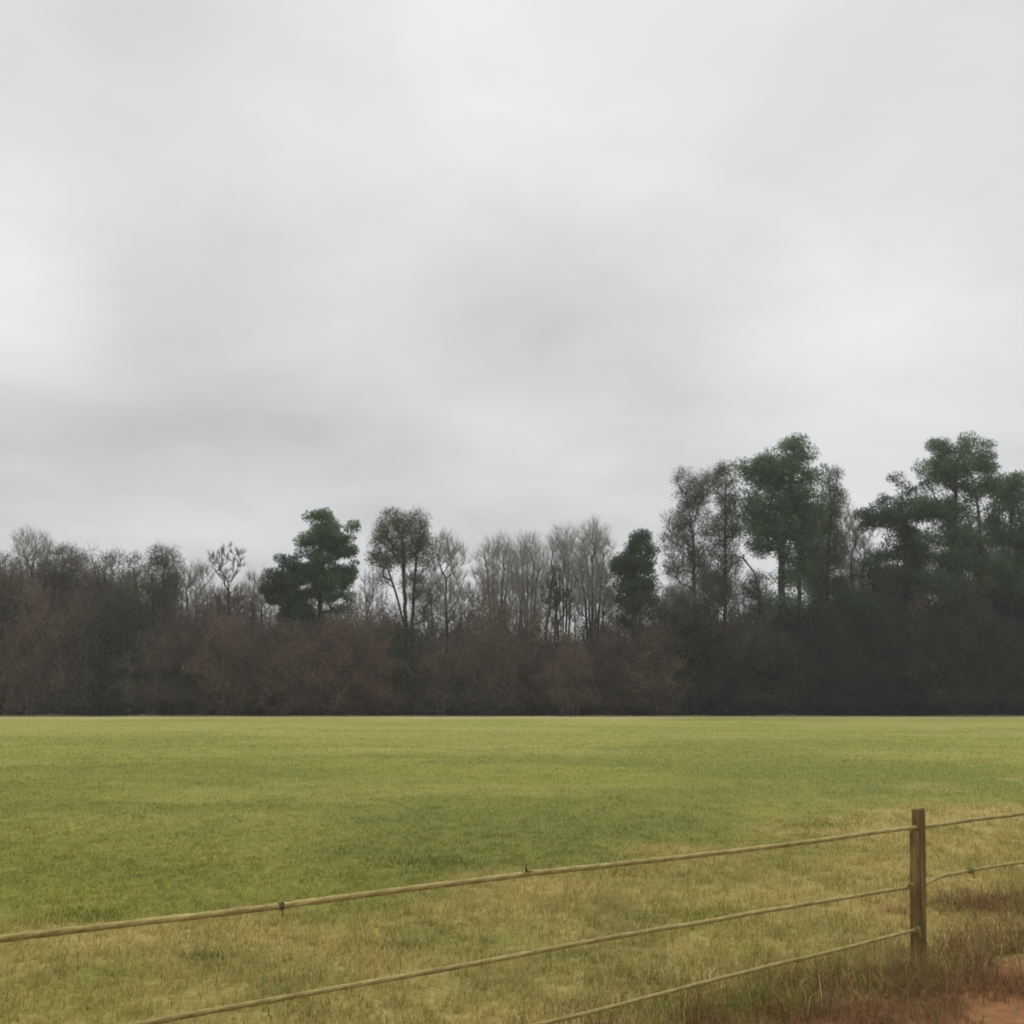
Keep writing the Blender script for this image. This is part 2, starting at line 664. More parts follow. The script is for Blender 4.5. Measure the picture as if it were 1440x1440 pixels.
def tree(name, label, category, group, Y, trunk_px, lobes, n, girth, bark, twig_mat=None, leaf_mat=None, deep=0.85, **kw):
    """trunk_px: polylines of photo pixels from foot to top; lobes: outline of the crown in photo pixels at depth Y."""
    global TREE_N
    TREE_N += 1
    rng = np.random.default_rng(1000 + TREE_N)
    trunks = []
    for poly in trunk_px:
        pts = []
        for (px, py) in poly:
            p = at(px, py, Y)
            pts.append(p)
        pts[0] = np.array([pts[0][0], Y, -0.1])
        for p in pts[1:]:
            p[1] += rng.normal() * 0.25
        trunks.append(pts)
    if len(trunks) > 1:
        foot = trunks[0][0]
        for tr in trunks[1:]:
            tr[0] = foot + np.array([rng.normal() * 0.25, rng.normal() * 0.3, 0])
    foot = trunks[0][0].copy()
    targets = in_lobes(px_lobes(lobes, Y, deep), n, rng)
    tb, tw, lf = tree_parts(trunks, targets, rng, girth, **kw)
    root = add(name, None, None, label=label, category=category, group=group)
    root.location = foot
    vv, tt, _ = tb.arrays()
    add('trunk', mesh_from('trunk', vv - foot, tt), bark, parent=root)
    cb = Bag()
    for bag in (tw, lf):
        if bag is not None and bag.v:
            cb.put(*bag.arrays()[:2])
    vv, tt, _ = cb.arrays()
    me = mesh_from('crown', vv - foot, tt)
    if lf is not None:
        nl = sum(len(q) for q in lf.t)
        me.materials.append(twig_mat or bark)
        me.materials.append(leaf_mat)
        mi = np.zeros(len(tt), np.int32)
        mi[-nl:] = 1
        me.polygons.foreach_set('material_index', mi)
    add('crown', me, twig_mat or bark, parent=root)
    return root


G_B = 'bare winter trees along the wood edge'
G_E = 'evergreen trees along the wood edge'
BARE = dict(bf=0.22, above=2.6, twigs=7, twig_len=(0.7, 1.5), twig_r=0.0115, twig_up=0.8, spread=0.55, tip=0.014, split=0.045, step=1.0)
PINE = dict(bf=0.05, above=0.15, twigs=0, leaves=200, leaf_len=(0.18, 0.36), leaf_w=0.12, clump=(1.0, 0.75), tip=0.02, split=0.03)
SPARSE = dict(bf=0.15, above=1.6, twigs=5, twig_len=(0.5, 1.2), twig_r=0.012, leaves=46, leaf_len=(0.10, 0.22), leaf_w=0.085,
              clump=(0.85, 0.7), tip=0.015, split=0.04)


def K(base_, **kw):
    d = dict(base_)
    d.update(kw)
    return d


# -- left end of the wood: tall brownish bare trees
tree('bare_tree', 'faint feathery bare tree rising above the brown thicket at the wood end', 'tree', G_B, 104, [[(48, 990), (46, 880), (44, 800)]],
     [(36, 770, 16, 24), (58, 772, 16, 26), (46, 800, 24, 24)], 170, 0.16, M_BARK, M_TWIG, **BARE)
tree('brown_tree', 'broad brown tree with a rounded dense crown beside the feathery bare tree', 'tree', G_B, 99, [[(95, 995), (92, 880), (90, 800)]],
     [(92, 800, 38, 34), (72, 840, 40, 40), (118, 840, 36, 40)], 520, 0.2, M_BARK, M_TWIG_BROWN, M_OLIVE_BROWN, **K(SPARSE, leaves=40, leaf_share=0.8))
tree('brown_tree', 'brown twiggy tree with two thin spikes above its crown', 'tree', G_B, 97, [[(140, 995), (138, 880), (134, 800), (125, 762)], [(143, 995), (146, 860), (150, 790)]],
     [(150, 808, 30, 34), (138, 850, 42, 40), (128, 780, 6, 22), (160, 840, 26, 40)], 420, 0.18, M_BARK, M_TWIG_BROWN, M_OLIVE_BROWN, **K(SPARSE, leaves=28, leaf_share=0.7))
tree('brown_tree', 'wide low brown tree filling the end of the wood', 'tree', G_B, 95, [[(8, 995), (6, 900), (4, 830)]],
     [(2, 815, 36, 38), (20, 860, 40, 44), (-30, 840, 40, 50)], 460, 0.18, M_BARK, M_TWIG_BROWN, M_OLIVE_BROWN, **K(SPARSE, leaves=34, leaf_share=0.8))
tree('brown_tree', 'brown tree beyond the wide low brown tree', 'tree', G_B, 98, [[(-80, 995), (-80, 880), (-82, 800)]],
     [(-80, 800, 45, 45), (-110, 850, 45, 50), (-60, 850, 40, 50)], 300, 0.18, M_BARK, M_TWIG_BROWN, M_OLIVE_BROWN, **K(SPARSE, leaves=28, leaf_share=0.8))
tree('slender_tree', 'slender tree with a small greenish tuft crown between brown trees', 'tree', G_B, 100, [[(196, 995), (194, 880), (190, 800)]],
     [(190, 790, 12, 16), (196, 815, 18, 20), (188, 850, 20, 30)], 130, 0.13, M_BARK, M_TWIG_BROWN, M_SPARSE, **K(SPARSE, leaves=20))
tree('slender_tree', 'olive leaved slender tree with forked stems and pale gaps below', 'tree', G_B, 98, [[(228, 995), (230, 890), (232, 800)], [(224, 995), (216, 880), (212, 810)]],
     [(230, 786, 18, 18), (216, 800, 14, 20), (244, 806, 12, 24), (230, 830, 26, 24)], 240, 0.14, M_BARK, M_TWIG_BROWN, M_SPARSE, **K(SPARSE, leaves=34))
tree('bare_tree', 'low bare tree with a flat twiggy top beside the slender trees', 'tree', G_B, 101, [[(278, 995), (277, 890), (276, 830)], [(266, 995), (262, 890), (260, 830)]],
     [(282, 815, 18, 20), (262, 822, 14, 22), (274, 850, 30, 30)], 180, 0.13, M_BARK, M_TWIG, **BARE)
tree('bare_tree', 'small vase shaped bare tree standing alone above the thicket', 'tree', G_B, 98, [[(322, 995), (321, 880), (320, 818)]],
     [(306, 790, 12, 18), (322, 782, 12, 16), (336, 790, 10, 20), (320, 812, 14, 14), (322, 850, 26, 24)], 210, 0.15, M_BARK, M_TWIG_BROWN, **K(BARE, twig_len=(0.4, 0.8), twig_r=0.016))
tree('bare_tree', 'thin bare saplings cluster against the large green pine', 'tree', G_B, 102, [[(360, 995), (358, 890), (356, 830)], [(366, 995), (368, 880), (370, 820)]],
     [(358, 830, 16, 26), (346, 850, 18, 26), (372, 850, 12, 30)], 150, 0.11, M_BARK, M_TWIG, **BARE)

# -- the two green crowns in the middle left
tree('pine_tree', 'bright green pine with a lobed dome crown and ragged side branches', 'pine tree', G_E, 98, [[(452, 998), (452, 900), (450, 800), (452, 735)]],
     [(458, 730, 22, 16), (440, 752, 22, 18), (470, 755, 24, 22), (455, 790, 28, 32), (494, 744, 14, 9), (482, 772, 16, 14), (425, 760, 12, 8),
      (420, 772, 10, 6), (500, 775, 8, 14), (460, 825, 36, 24), (490, 805, 14, 22), (440, 790, 22, 24), (478, 850, 24, 18)],
     150, 0.27, M_BARK_PINE, M_BARK_PINE, M_PINE, **K(PINE, clump=(0.8, 0.5)))
tree('pine_tree', 'shorter dark green pine leaning out below the bright green dome', 'pine tree', G_E, 96.5, [[(412, 998), (410, 900), (408, 810), (406, 785)]],
     [(406, 790, 16, 12), (392, 808, 16, 12), (415, 812, 24, 22), (384, 788, 6, 8), (405, 838, 30, 20), (432, 806, 16, 18), (385, 830, 16, 20), (420, 860, 24, 16)],
     105, 0.2, M_BARK_PINE, M_BARK_PINE, M_PINE_DARK, **K(PINE, clump=(0.7, 0.5)))
tree('forked_tree', 'grey green tree fanning from several dark stems into a round crown', 'tree', G_E, 97,
     [[(577, 995), (572, 900), (562, 850), (548, 805)], [(572, 995), (570, 880), (568, 820), (566, 770)], [(580, 995), (579, 890), (582, 830), (586, 770)]],
     [(560, 738, 30, 20), (588, 735, 16, 16), (540, 760, 18, 20), (575, 765, 30, 24), (552, 786, 30, 16), (598, 780, 14, 28), (530, 790, 9, 8), (540, 812, 14, 12), (585, 825, 20, 24), (600, 850, 18, 30)],
     430, 0.2, M_BARK, M_TWIG_BROWN, M_SPARSE, **K(SPARSE, leaves=60, twigs=4, bf=0.1))
tree('bare_tree', 'bare tree with a curtain of fine twigs beside the forked green tree', 'tree', G_B, 100, [[(628, 995), (628, 880), (627, 810)], [(610, 995), (608, 890), (606, 830)]],
     [(626, 775, 20, 24), (642, 795, 18, 30), (612, 800, 12, 36), (626, 840, 30, 30)], 300, 0.16, M_BARK, M_TWIG, **BARE)
tree('bare_tree', 'thin reddish bare tree leaning into the gap between two green crowns', 'tree', G_B, 103, [[(520, 995), (518, 890), (514, 820)]],
     [(516, 830, 10, 30), (524, 850, 14, 30)], 70, 0.09, M_BARK, M_TWIG, **BARE)

# -- the pale bare group in the centre
GC = [('vase shaped pale bare tree at the thin end of the bare grove', 700, 752, 26, 103),
      ('pale bare tree with leaning stems inside the bare grove', 742, 752, 22, 101),
      ('tall pale bare tree with crowded upright twigs in the grove middle', 792, 740, 24, 104),
      ('tallest pale bare tree of the grove beside the round dark pine', 833, 733, 24, 100)]
for lab, px, top, w, Y in GC:
    tree('bare_tree', lab, 'tree', G_B, Y,
         [[(px + k * 3.0, 995), (px + k * 4.0, 905), (px + k * 6.5, 850), (px + k * 10.5, 790)] for k in (0, -1.6, 1.5, -0.7, 0.8)],
         [(px, top + 26, w * 0.95, 24), (px, top + 54, w * 1.45, 38), (px, top + 100, w * 1.3, 44)],
         560, 0.15, M_BARK, M_TWIG, **K(BARE, twigs=6, above=2.0, twig_up=0.7, spread=0.7, twig_r=0.009, tip=0.011))
tree('low_evergreen_tree', 'low rounded olive green tree between the egg shaped pine and the tall thin tree', 'tree', G_E, 95, [[(952, 998), (952, 900), (952, 840)]],
     [(950, 840, 22, 16), (935, 862, 20, 16), (970, 858, 22, 18)], 80, 0.12, M_BARK, M_TWIG_BROWN, M_SPARSE, **K(SPARSE, leaves=90, clump=(0.7, 0.6)))
tree('dark_tree', 'dark stemmed ragged tree standing in front of the pale bare grove', 'tree', G_B, 96,
     [[(778, 1000), (779, 925), (783, 850), (782, 810)], [(770, 1000), (766, 900), (773, 850)]],
     [(781, 815, 12, 20), (776, 840, 16, 20), (792, 850, 14, 20)], 90, 0.17, M_BARK, M_BARK, **K(BARE, twig_r=0.02, twig_len=(0.3, 0.8)))
tree('bare_tree', 'low bare tree with arching twigs between grove and round dark pine', 'tree', G_B, 99, [[(848, 995), (847, 900), (848, 850)]],
     [(846, 830, 20, 30), (860, 850, 14, 24)], 130, 0.1, M_BARK, M_TWIG, **BARE)
tree('pine_tree', 'small dark pine with a dense rounded egg shaped crown', 'pine tree', G_E, 96, [[(893, 998), (893, 880), (893, 765)]],
     [(895, 764, 20, 18), (902, 785, 24, 24), (880, 795, 18, 22), (895, 825, 30, 34), (870, 800, 9, 12), (890, 860, 26, 24)],
     125, 0.2, M_BARK_PINE, M_BARK_PINE, M_PINE_DARK, **K(PINE, leaves=170, clump=(0.75, 0.6)))

# -- the tall group on the right
tree('tall_tree', 'tall thin tree with sparse grey leaves and drooping side twigs', 'tree', G_E, 101, [[(976, 998), (977, 880), (975, 760), (965, 680)]],
     [(962, 675, 13, 17), (975, 700, 24, 22), (950, 735, 18, 20), (968, 760, 24, 34), (985, 690, 16, 24), (960, 800, 26, 24), (990, 790, 24, 30), (972, 725, 26, 24), (945, 765, 16, 24)],
     480, 0.19, M_BARK, M_TWIG_BROWN, M_SPARSE, **K(SPARSE, leaves=44, leaf_share=0.85))
tree('tall_tree', 'tall narrow tree with olive leaves beside the big lobed pine', 'tree', G_E, 99, [[(1016, 998), (1018, 880), (1020, 760), (1020, 680)]],
     [(1020, 672, 14, 18), (1000, 680, 16, 18), (1026, 710, 16, 28), (1012, 745, 22, 30), (1022, 790, 20, 30), (1040, 740, 12, 26), (1004, 830, 30, 30)],
     430, 0.19, M_BARK, M_TWIG_BROWN, M_SPARSE, **K(SPARSE, leaves=72, leaf_share=0.9))
tree('pine_tree', 'big lobed green pine, tall knob at the top of its crown', 'pine tree', G_E, 96,
     [[(1096, 1000), (1097, 900), (1100, 780), (1112, 700), (1116, 632)], [(1120, 1000), (1122, 900), (1124, 800), (1130, 720)]],
     [(1117, 630, 16, 13), (1119, 632, 15, 12), (1128, 648, 18, 14), (1080, 652, 22, 12), (1082, 654, 20, 10), (1105, 665, 38, 22), (1145, 668, 18, 14), (1062, 672, 18, 14),
      (1090, 700, 32, 26), (1130, 700, 30, 24), (1048, 660, 10, 8), (1092, 740, 26, 32), (1124, 745, 26, 34), (1066, 712, 20, 22), (1098, 800, 22, 36), (1126, 810, 16, 34), (1152, 700, 14, 20), (1100, 855, 26, 22), (1048, 690, 12, 14), (1084, 758, 30, 26), (1132, 772, 28, 28), (1070, 738, 22, 18), (1150, 740, 18, 26)],
     300, 0.34, M_BARK_PINE, M_BARK_PINE, M_PINE, **K(PINE, leaves=170, clump=(1.05, 0.8)))
tree('broken_tree', 'dead grey trunk leaning across the gap below the big pine', 'tree', G_B, 95, [[(1082, 1000), (1078, 870), (1062, 805), (1044, 785)]],
     [(1040, 780, 10, 8), (1060, 830, 8, 20)], 14, 0.13, M_BARK, M_BARK, **K(BARE, above=0.3, twigs=3))
tree('tall_tree', 'olive brown tree hugging the outer side of the big lobed pine', 'tree', G_E, 98, [[(1160, 998), (1163, 880), (1166, 760), (1168, 690)]],
     [(1170, 678, 14, 18), (1176, 710, 14, 26), (1160, 730, 16, 34), (1172, 770, 20, 36), (1150, 800, 22, 36)],
     360, 0.18, M_BARK, M_TWIG_BROWN, M_SPARSE, **K(SPARSE, leaves=70))
tree('bare_tree', 'pale bare tree in the notch between the two tall pine groups', 'tree', G_B, 104, [[(1196, 995), (1197, 880), (1198, 780)], [(1210, 995), (1212, 870), (1216, 780)]],
     [(1196, 745, 16, 34), (1215, 760, 18, 34), (1200, 800, 30, 36)], 330, 0.15, M_BARK, M_TWIG, **BARE)
tree('tall_tree', 'ragged evergreen with small knobs above a broad dark green shoulder', 'tree', G_E, 99, [[(1272, 998), (1273, 890), (1272, 780), (1270, 680)]],
     [(1271, 664, 7, 8), (1260, 672, 8, 8), (1285, 690, 14, 14), (1268, 710, 14, 16), (1225, 712, 16, 11), (1245, 728, 30, 12), (1275, 745, 24, 22), (1284, 780, 24, 26),
      (1262, 740, 20, 12), (1240, 705, 14, 10), (1258, 780, 26, 22), (1300, 720, 16, 20), (1270, 820, 30, 26), (1222, 730, 18, 14)],
     180, 0.22, M_BARK_PINE, M_TWIG_BROWN, M_PINE_DARK, **K(PINE, leaves=130, twigs=5, clump=(0.9, 0.65)))
tree('pine_tree', 'tallest pine with a broad flat topped crown and open gaps below', 'pine tree', G_E, 97,
     [[(1340, 1000), (1342, 900), (1340, 780), (1346, 690), (1345, 635)], [(1372, 1000), (1374, 880), (1376, 760), (1372, 680)]],
     [(1330, 626, 22, 12), (1365, 630, 24, 14), (1340, 655, 36, 20), (1385, 655, 24, 18), (1302, 640, 10, 8), (1318, 680, 22, 18), (1352, 690, 28, 24),
      (1395, 685, 16, 18), (1330, 720, 26, 18), (1372, 735, 24, 18), (1306, 765, 22, 22), (1345, 790, 26, 24), (1390, 800, 22, 24), (1320, 820, 30, 22), (1300, 655, 14, 12), (1404, 668, 12, 14), (1338, 748, 30, 22), (1366, 768, 28, 24), (1300, 715, 18, 18)],
     275, 0.3, M_BARK_PINE, M_TWIG_BROWN, M_PINE, **K(PINE, leaves=165, twigs=4))
tree('pine_tree', 'dense green pine next to the flat topped pine', 'pine tree', G_E, 98,
     [[(1425, 1000), (1424, 900), (1422, 780), (1424, 670)]],
     [(1424, 658, 10, 10), (1425, 690, 26, 22), (1405, 720, 24, 24), (1440, 720, 30, 30), (1415, 755, 28, 24), (1450, 770, 30, 30), (1420, 800, 30, 26), (1440, 830, 30, 24)],
     185, 0.25, M_BARK_PINE, M_BARK_PINE, M_PINE, **K(PINE, leaves=160))
tree('tall_tree', 'thin brown twigged tree filling the gaps under the flat topped pine', 'tree', G_B, 101, [[(1358, 995), (1357, 880), (1356, 780)], [(1390, 995), (1392, 880), (1396, 790)]],
     [(1356, 760, 26, 40), (1395, 780, 26, 44), (1320, 800, 26, 40), (1370, 830, 50, 30)], 380, 0.13, M_BARK, M_TWIG_BROWN, M_SPARSE, **K(SPARSE, leaves=20, leaf_share=0.7))
tree('pine_tree', 'green pine farther along the wood beyond the dense pine', 'pine tree', G_E, 99, [[(1500, 1000), (1500, 880), (1500, 680)]],
     [(1500, 665, 24, 20), (1490, 700, 34, 28), (1520, 720, 34, 30), (1495, 750, 34, 30)],
     110, 0.25, M_BARK_PINE, M_BARK_PINE, M_PINE, **K(PINE, leaves=110))
tree('tall_tree', 'ragged dark evergreen filling below the notch of the pine groups', 'tree', G_E, 98, [[(1225, 998), (1226, 900), (1228, 790)]],
     [(1222, 800, 20, 20), (1240, 820, 26, 26), (1205, 840, 24, 26), (1190, 830, 18, 20), (1262, 810, 20, 24), (1160, 835, 20, 26), (1215, 860, 40, 20)],
     165, 0.18, M_BARK_PINE, M_TWIG_BROWN, M_PINE_DARK, **K(PINE, leaves=80, twigs=4, clump=(0.8, 0.6)))

# -- trees of the rows behind, seen only through the gaps
BACK = [(20, 806), (62, 800), (110, 798), (168, 806), (215, 818), (250, 822), (292, 828), (345, 838), (388, 846), (545, 846), (602, 812), (645, 806), (682, 800),
        (722, 790), (765, 792), (812, 786), (858, 838), (926, 832), (955, 800), (998, 776), (1036, 800)]
BACK_AT = ['the wide low brown tree', 'the feathery bare tree', 'the broad dense brown tree', 'the brown tree with two spikes', 'the small tuft crowned tree',
           'the olive leaved slender tree', 'the flat topped low bare tree', 'the vase shaped bare tree', 'the shorter dark pine', 'the thin reddish leaning tree',
           'the forked grey green tree', 'the curtain twigged bare tree', 'the thin end of the pale grove', 'the leaning stems of the pale grove', 'the dark stemmed ragged tree',
           'the grove middle', 'the arching twigged low tree', 'the egg shaped pine', 'the sparse grey leaved tall tree', 'the narrow olive leaved tree', 'the leaning dead trunk']
for k_, (px, top) in enumerate(BACK):
    tree('slim_bare_tree', 'slim grey bare tree standing behind ' + BACK_AT[k_], 'tree', 'slim bare trees behind the thicket', 108 + (k_ * 37 % 11),
         [[(px, 995), (px + (k_ % 3 - 1) * 3, 900), (px + (k_ % 3 - 1) * 4, top + 50)], [(px + 5, 995), (px + 10, 890), (px + 14, top + 55)]],
         [(px, top + 24, 17, 24), (px + 5, top + 56, 25, 34)], 110, 0.09, M_BARK, M_TWIG, **K(BARE, twigs=5))
BACK_E = [(1066, 800, 26), (1148, 770, 26), (1194, 800, 22), (1232, 764, 26), (1296, 770, 30), (1352, 772, 32), (1398, 760, 30), (1440, 780, 32), (1500, 780, 34)]
EVER_AT = ['under the leaning dead trunk', 'under the olive brown tree by the big pine', 'under the pale bare tree in the notch', 'under the ragged shoulder evergreen',
           'between the ragged evergreen and the flat topped pine', 'under the flat topped pine', 'between the flat topped pine and the dense pine',
           'under the dense green pine', 'under the farther green pine']
for k_, (px, top, w) in enumerate(BACK_E):
    tree('dark_evergreen_tree', 'dark evergreen tree crowded ' + EVER_AT[k_], 'tree', 'dark evergreens between the tall pines', 101 + (k_ * 37 % 5),
         [[(px, 998), (px + 2, 900), (px, top + 12)]],
         [(px, top + 14, w * 0.6, 16), (px - w * 0.3, top + 40, w * 0.8, 24), (px + w * 0.3, top + 62, w * 0.95, 30), (px, top + 95, w, 24)],
         120, 0.14, M_BARK, M_TWIG_BROWN, M_PINE_DARK, **K(SPARSE, leaves=105, twigs=3, clump=(0.85, 0.65)))

# ------------------------------------------------------------------ thicket under the trees
PROF_X = [-400, -60, 0, 60, 150, 220, 300, 360, 450, 520, 560, 600, 640, 680, 740, 780, 830, 860, 920, 1000, 1050, 1120, 1200, 1300, 1440, 1900]
PROF_Y = [780, 790, 795, 800, 812, 836, 840, 846, 838, 842, 864, 888, 850, 840, 856, 892, 872, 856, 842, 836, 858, 850, 840, 825, 815, 805]


def shrub_shape(seed, wide, evergreen=False, leafy=26):
    """One multi-stemmed thicket shrub about one unit tall (scaled on placing)."""
    rng = np.random.default_rng(seed)
    H = 8.0
    trunks = []
    for k in range(5):
        a_ = rng.uniform(0, 2 * math.pi)
        s_ = rng.uniform(0.1, 0.5) * wide
        trunks.append([np.array([math.cos(a_) * 0.3, math.sin(a_) * 0.3, -0.1]),
                       np.array([math.cos(a_) * s_ * 0.6, math.sin(a_) * s_ * 0.6, H * 0.25]),
                       np.array([math.cos(a_) * s_, math.sin(a_) * s_, H * rng.uniform(0.45, 0.62)])])
    lobes = [(np.array([0, 0, H * 0.72]), np.array([wide * 0.75, wide * 0.75, H * 0.28])),
             (np.array([rng.normal() * 0.6, 0, H * 0.42]), np.array([wide, wide, H * 0.3])),
             (np.array([0, 0, H * 0.18]), np.array([wide, wide, H * 0.18]))]
    tg = in_lobes(lobes, 190, rng)
    tg[:, 2] = np.maximum(tg[:, 2], 0.3)
    tb, tw, lf = tree_parts(trunks, tg, rng, 0.07, twigs=4, twig_len=(0.5, 1.3), twig_r=0.0105, twig_up=0.7, spread=0.7, leaves=leafy,
                            leaf_len=(0.10, 0.24), leaf_w=0.12 if evergreen else 0.085, clump=(0.8, 0.7), tip=0.016, split=0.03,
                            bf=0.1, above=2.0, step=1.2)
    return tb.arrays(), tw.arrays(), lf.arrays()


SHR = [shrub_shape(500 + k, 2.6, False, 36) for k in range(4)]
EVG = [shrub_shape(600 + k, 2.8, True, 52) for k in range(3)]


def shrub_mats(tag, tcol, lcol):
    return (bark_mat('shrub_twigs_' + tag, tuple(np.array(tcol) * 0.65), tcol), foliage_mat('shrub_leaves_' + tag, tuple(np.array(lcol) * 0.6), lcol, 0.15))


MB = shrub_mats('brown', (0.215, 0.172, 0.125), (0.225, 0.18, 0.13))
MR = shrub_mats('russet', (0.225, 0.165, 0.12), (0.235, 0.172, 0.126))
MG = shrub_mats('grey', (0.18, 0.152, 0.115), (0.185, 0.158, 0.12))
ME = (bark_mat('shrub_twigs_dark', (0.045, 0.045, 0.036), (0.075, 0.072, 0.058)), M_DARKLEAF)

def proto(name, shp, mats):
    """A shrub shape as one mesh with its stems and leaves, kept out of the scene for instancing."""
    B_ = Bag()
    for k in (0, 1, 2):
        B_.put(shp[k][0], shp[k][1])
    nl = len(shp[2][1])
    me = B_.mesh(name)
    me.materials.append(mats[0])
    me.materials.append(mats[1])
    mi = np.zeros(len(me.polygons), np.int32)
    mi[-nl:] = 1
    me.polygons.foreach_set('material_index', mi)
    return bpy.data.objects.new(name, me)


def scatter_tree(name, protos):
    """Node group that sets the prototypes on the points with their stored turn, scale and pick."""
    coll = bpy.data.collections.new(name)
    for p in protos:
        coll.objects.link(p)
    g = bpy.data.node_groups.new(name, 'GeometryNodeTree')
    g.interface.new_socket('Geometry', in_out='INPUT', socket_type='NodeSocketGeometry')
    g.interface.new_socket('Geometry', in_out='OUTPUT', socket_type='NodeSocketGeometry')
    gi, go = g.nodes.new('NodeGroupInput'), g.nodes.new('NodeGroupOutput')
    ci = g.nodes.new('GeometryNodeCollectionInfo')
    ci.inputs['Collection'].default_value = coll
    ci.inputs['Separate Children'].default_value = True
    ci.inputs['Reset Children'].default_value = True
    io = g.nodes.new('GeometryNodeInstanceOnPoints')
    io.inputs['Pick Instance'].default_value = True
    g.links.new(gi.outputs[0], io.inputs['Points'])
    g.links.new(ci.outputs[0], io.inputs['Instance'])
    for an, ty, sock in (('pick', 'INT', 'Instance Index'), ('turn', 'FLOAT_VECTOR', 'Rotation'), ('size', 'FLOAT_VECTOR', 'Scale')):
        na = g.nodes.new('GeometryNodeInputNamedAttribute')
        na.data_type = ty
        na.inputs['Name'].default_value = an
        g.links.new([o_ for o_ in na.outputs if o_.enabled and o_.name == 'Attribute'][0], io.inputs[sock])
    g.links.new(io.outputs[0], go.inputs[0])
    return g


rng = np.random.default_rng(77)
mass = {'brown': [], 'evergreen': []}
count = 0
for row, (Y0, step_px, drop) in enumerate([(93.4, 60, 60), (95.0, 36, 35), (97.5, 32, 14), (100.5, 34, 4), (104, 34, 0), (109, 34, 0), (116, 40, 6)]):
    for px in np.arange(-330, 1760, step_px):
        pxx = px + rng.uniform(-16, 16)
        Y = Y0 + rng.uniform(-1.2, 1.2)
        topy = np.interp(pxx, PROF_X, PROF_Y) + rng.normal() * 17 + 14 * math.sin(pxx * 0.031 + row) + 6 + drop * rng.uniform(0.2, 1.0)
        h = at(pxx, topy, Y)[2]
        foot = at(pxx, 1000, Y)
        ever = rng.random() < (0.85 if pxx > 1080 else 0.25 if pxx > 900 else 0.05)
        wd = rng.uniform(0.8, 1.15)
        mass['evergreen' if ever else 'brown'].append((foot[0], Y, -0.02, rng.uniform(0, 6.28), wd, h / 8.0, rng.integers(4)))
        count += 1
P_BROWN = [proto('thicket_shrub', SHR[k], (MB, MG, MB, MG)[k]) for k in range(4)]
P_EVER = [proto('evergreen_shrub', EVG[k], ME) for k in range(3)]
for nm, protos, lab in (('brown', P_BROWN, 'tangled brown winter thicket under the trees'), ('evergreen', P_EVER, 'dark evergreen undergrowth beneath the pines')):
    A_ = np.array(mass[nm])
    me = bpy.data.meshes.new('undergrowth')
    me.from_pydata([tuple(r[:3] - np.array([0, 96, 0])) for r in A_], [], [])
    ta = me.attributes.new('turn', 'FLOAT_VECTOR', 'POINT')
    ta.data.foreach_set('vector', np.stack([A_[:, 3] * 0, A_[:, 3] * 0, A_[:, 3]], 1).astype(np.float32).ravel())
    sa_ = me.attributes.new('size', 'FLOAT_VECTOR', 'POINT')
    sa_.data.foreach_set('vector', np.stack([A_[:, 4], A_[:, 4], A_[:, 5]], 1).astype(np.float32).ravel())
    pa = me.attributes.new('pick', 'INT', 'POINT')
    pa.data.foreach_set('value', (A_[:, 6] % len(protos)).astype(np.int32))
    o = add('undergrowth', me, None, label=lab, category='undergrowth', kind='stuff')
    o.location = (0, 96, 0)
    md = o.modifiers.new('undergrowth', 'NODES')
    md.node_group = scatter_tree('undergrowth_' + nm, protos)


def shrub(label, px, topy, Y, wpx, mats, shp, seed):
    rng_ = np.random.default_rng(seed)
    foot = at(px, 1000, Y)
    foot[2] = 0
    h = at(px, topy, Y)[2]
    s = np.array([wpx * Y / F / 2 / 2.7] * 2 + [h / 8.0])
    root = add('shrub', None, None, label=label, category='shrub', group='thicket shrubs at the field edge')
    root.location = foot
    st = Bag()
    st.put(shp[0][0] * s, shp[0][1])
    st.put(shp[1][0] * s, shp[1][1])
    add('stems', st.mesh('stems'), mats[0], parent=root, kind='stuff')
    add('leaves', mesh_from('leaves', shp[2][0] * s, shp[2][1]), mats[1], parent=root, kind='stuff')


shrub('russet brown shrub below the bright green pine', 465, 868, 92.6, 110, MR, SHR[0], 1)
shrub('reddish brown shrub between the forked tree and the bright green pine', 535, 900, 92.4, 80, MR, SHR[1], 2)
shrub('dark grey upright shrub in front of the pale bare grove', 690, 852, 92.8, 96, MG, SHR[2], 3)
shrub('brown rounded shrub under the dark stemmed ragged tree', 810, 905, 92.3, 80, MB, SHR[3], 4)
shrub('brown shrub at the foot of the small egg shaped pine', 930, 885, 93.4, 110, MB, SHR[0], 5)
shrub('brown shrub under the small vase shaped bare tree', 315, 862, 92.5, 90, MB, SHR[1], 6)
shrub('grey brown shrub beneath the olive leaved slender tree', 215, 880, 92.3, 90, MG, SHR[3], 7)
shrub('large grey brown shrub below the broad brown tree', 95, 850, 92.7, 120, MG, SHR[2], 8)
shrub('dark evergreen shrub at the foot of the big lobed pine', 1085, 880, 92.5, 110, ME, EVG[0], 9)
shrub('dark evergreen shrub under the flat topped pine', 1330, 870, 92.4, 120, ME, EVG[1], 10)

# ------------------------------------------------------------------ grass in the pasture
rng = np.random.default_rng(5)


def scatter(n, y0, y1, power, margin):
    """Feet spread over the ground ahead, thinning with distance."""
    u = rng.random(n)
    e = 2 - power
    y = (y0 ** e + u * (y1 ** e - y0 ** e)) ** (1 / e)
    half = 0.53 * y + margin
    x = rng.uniform(-1, 1, n) * half
    return x, y


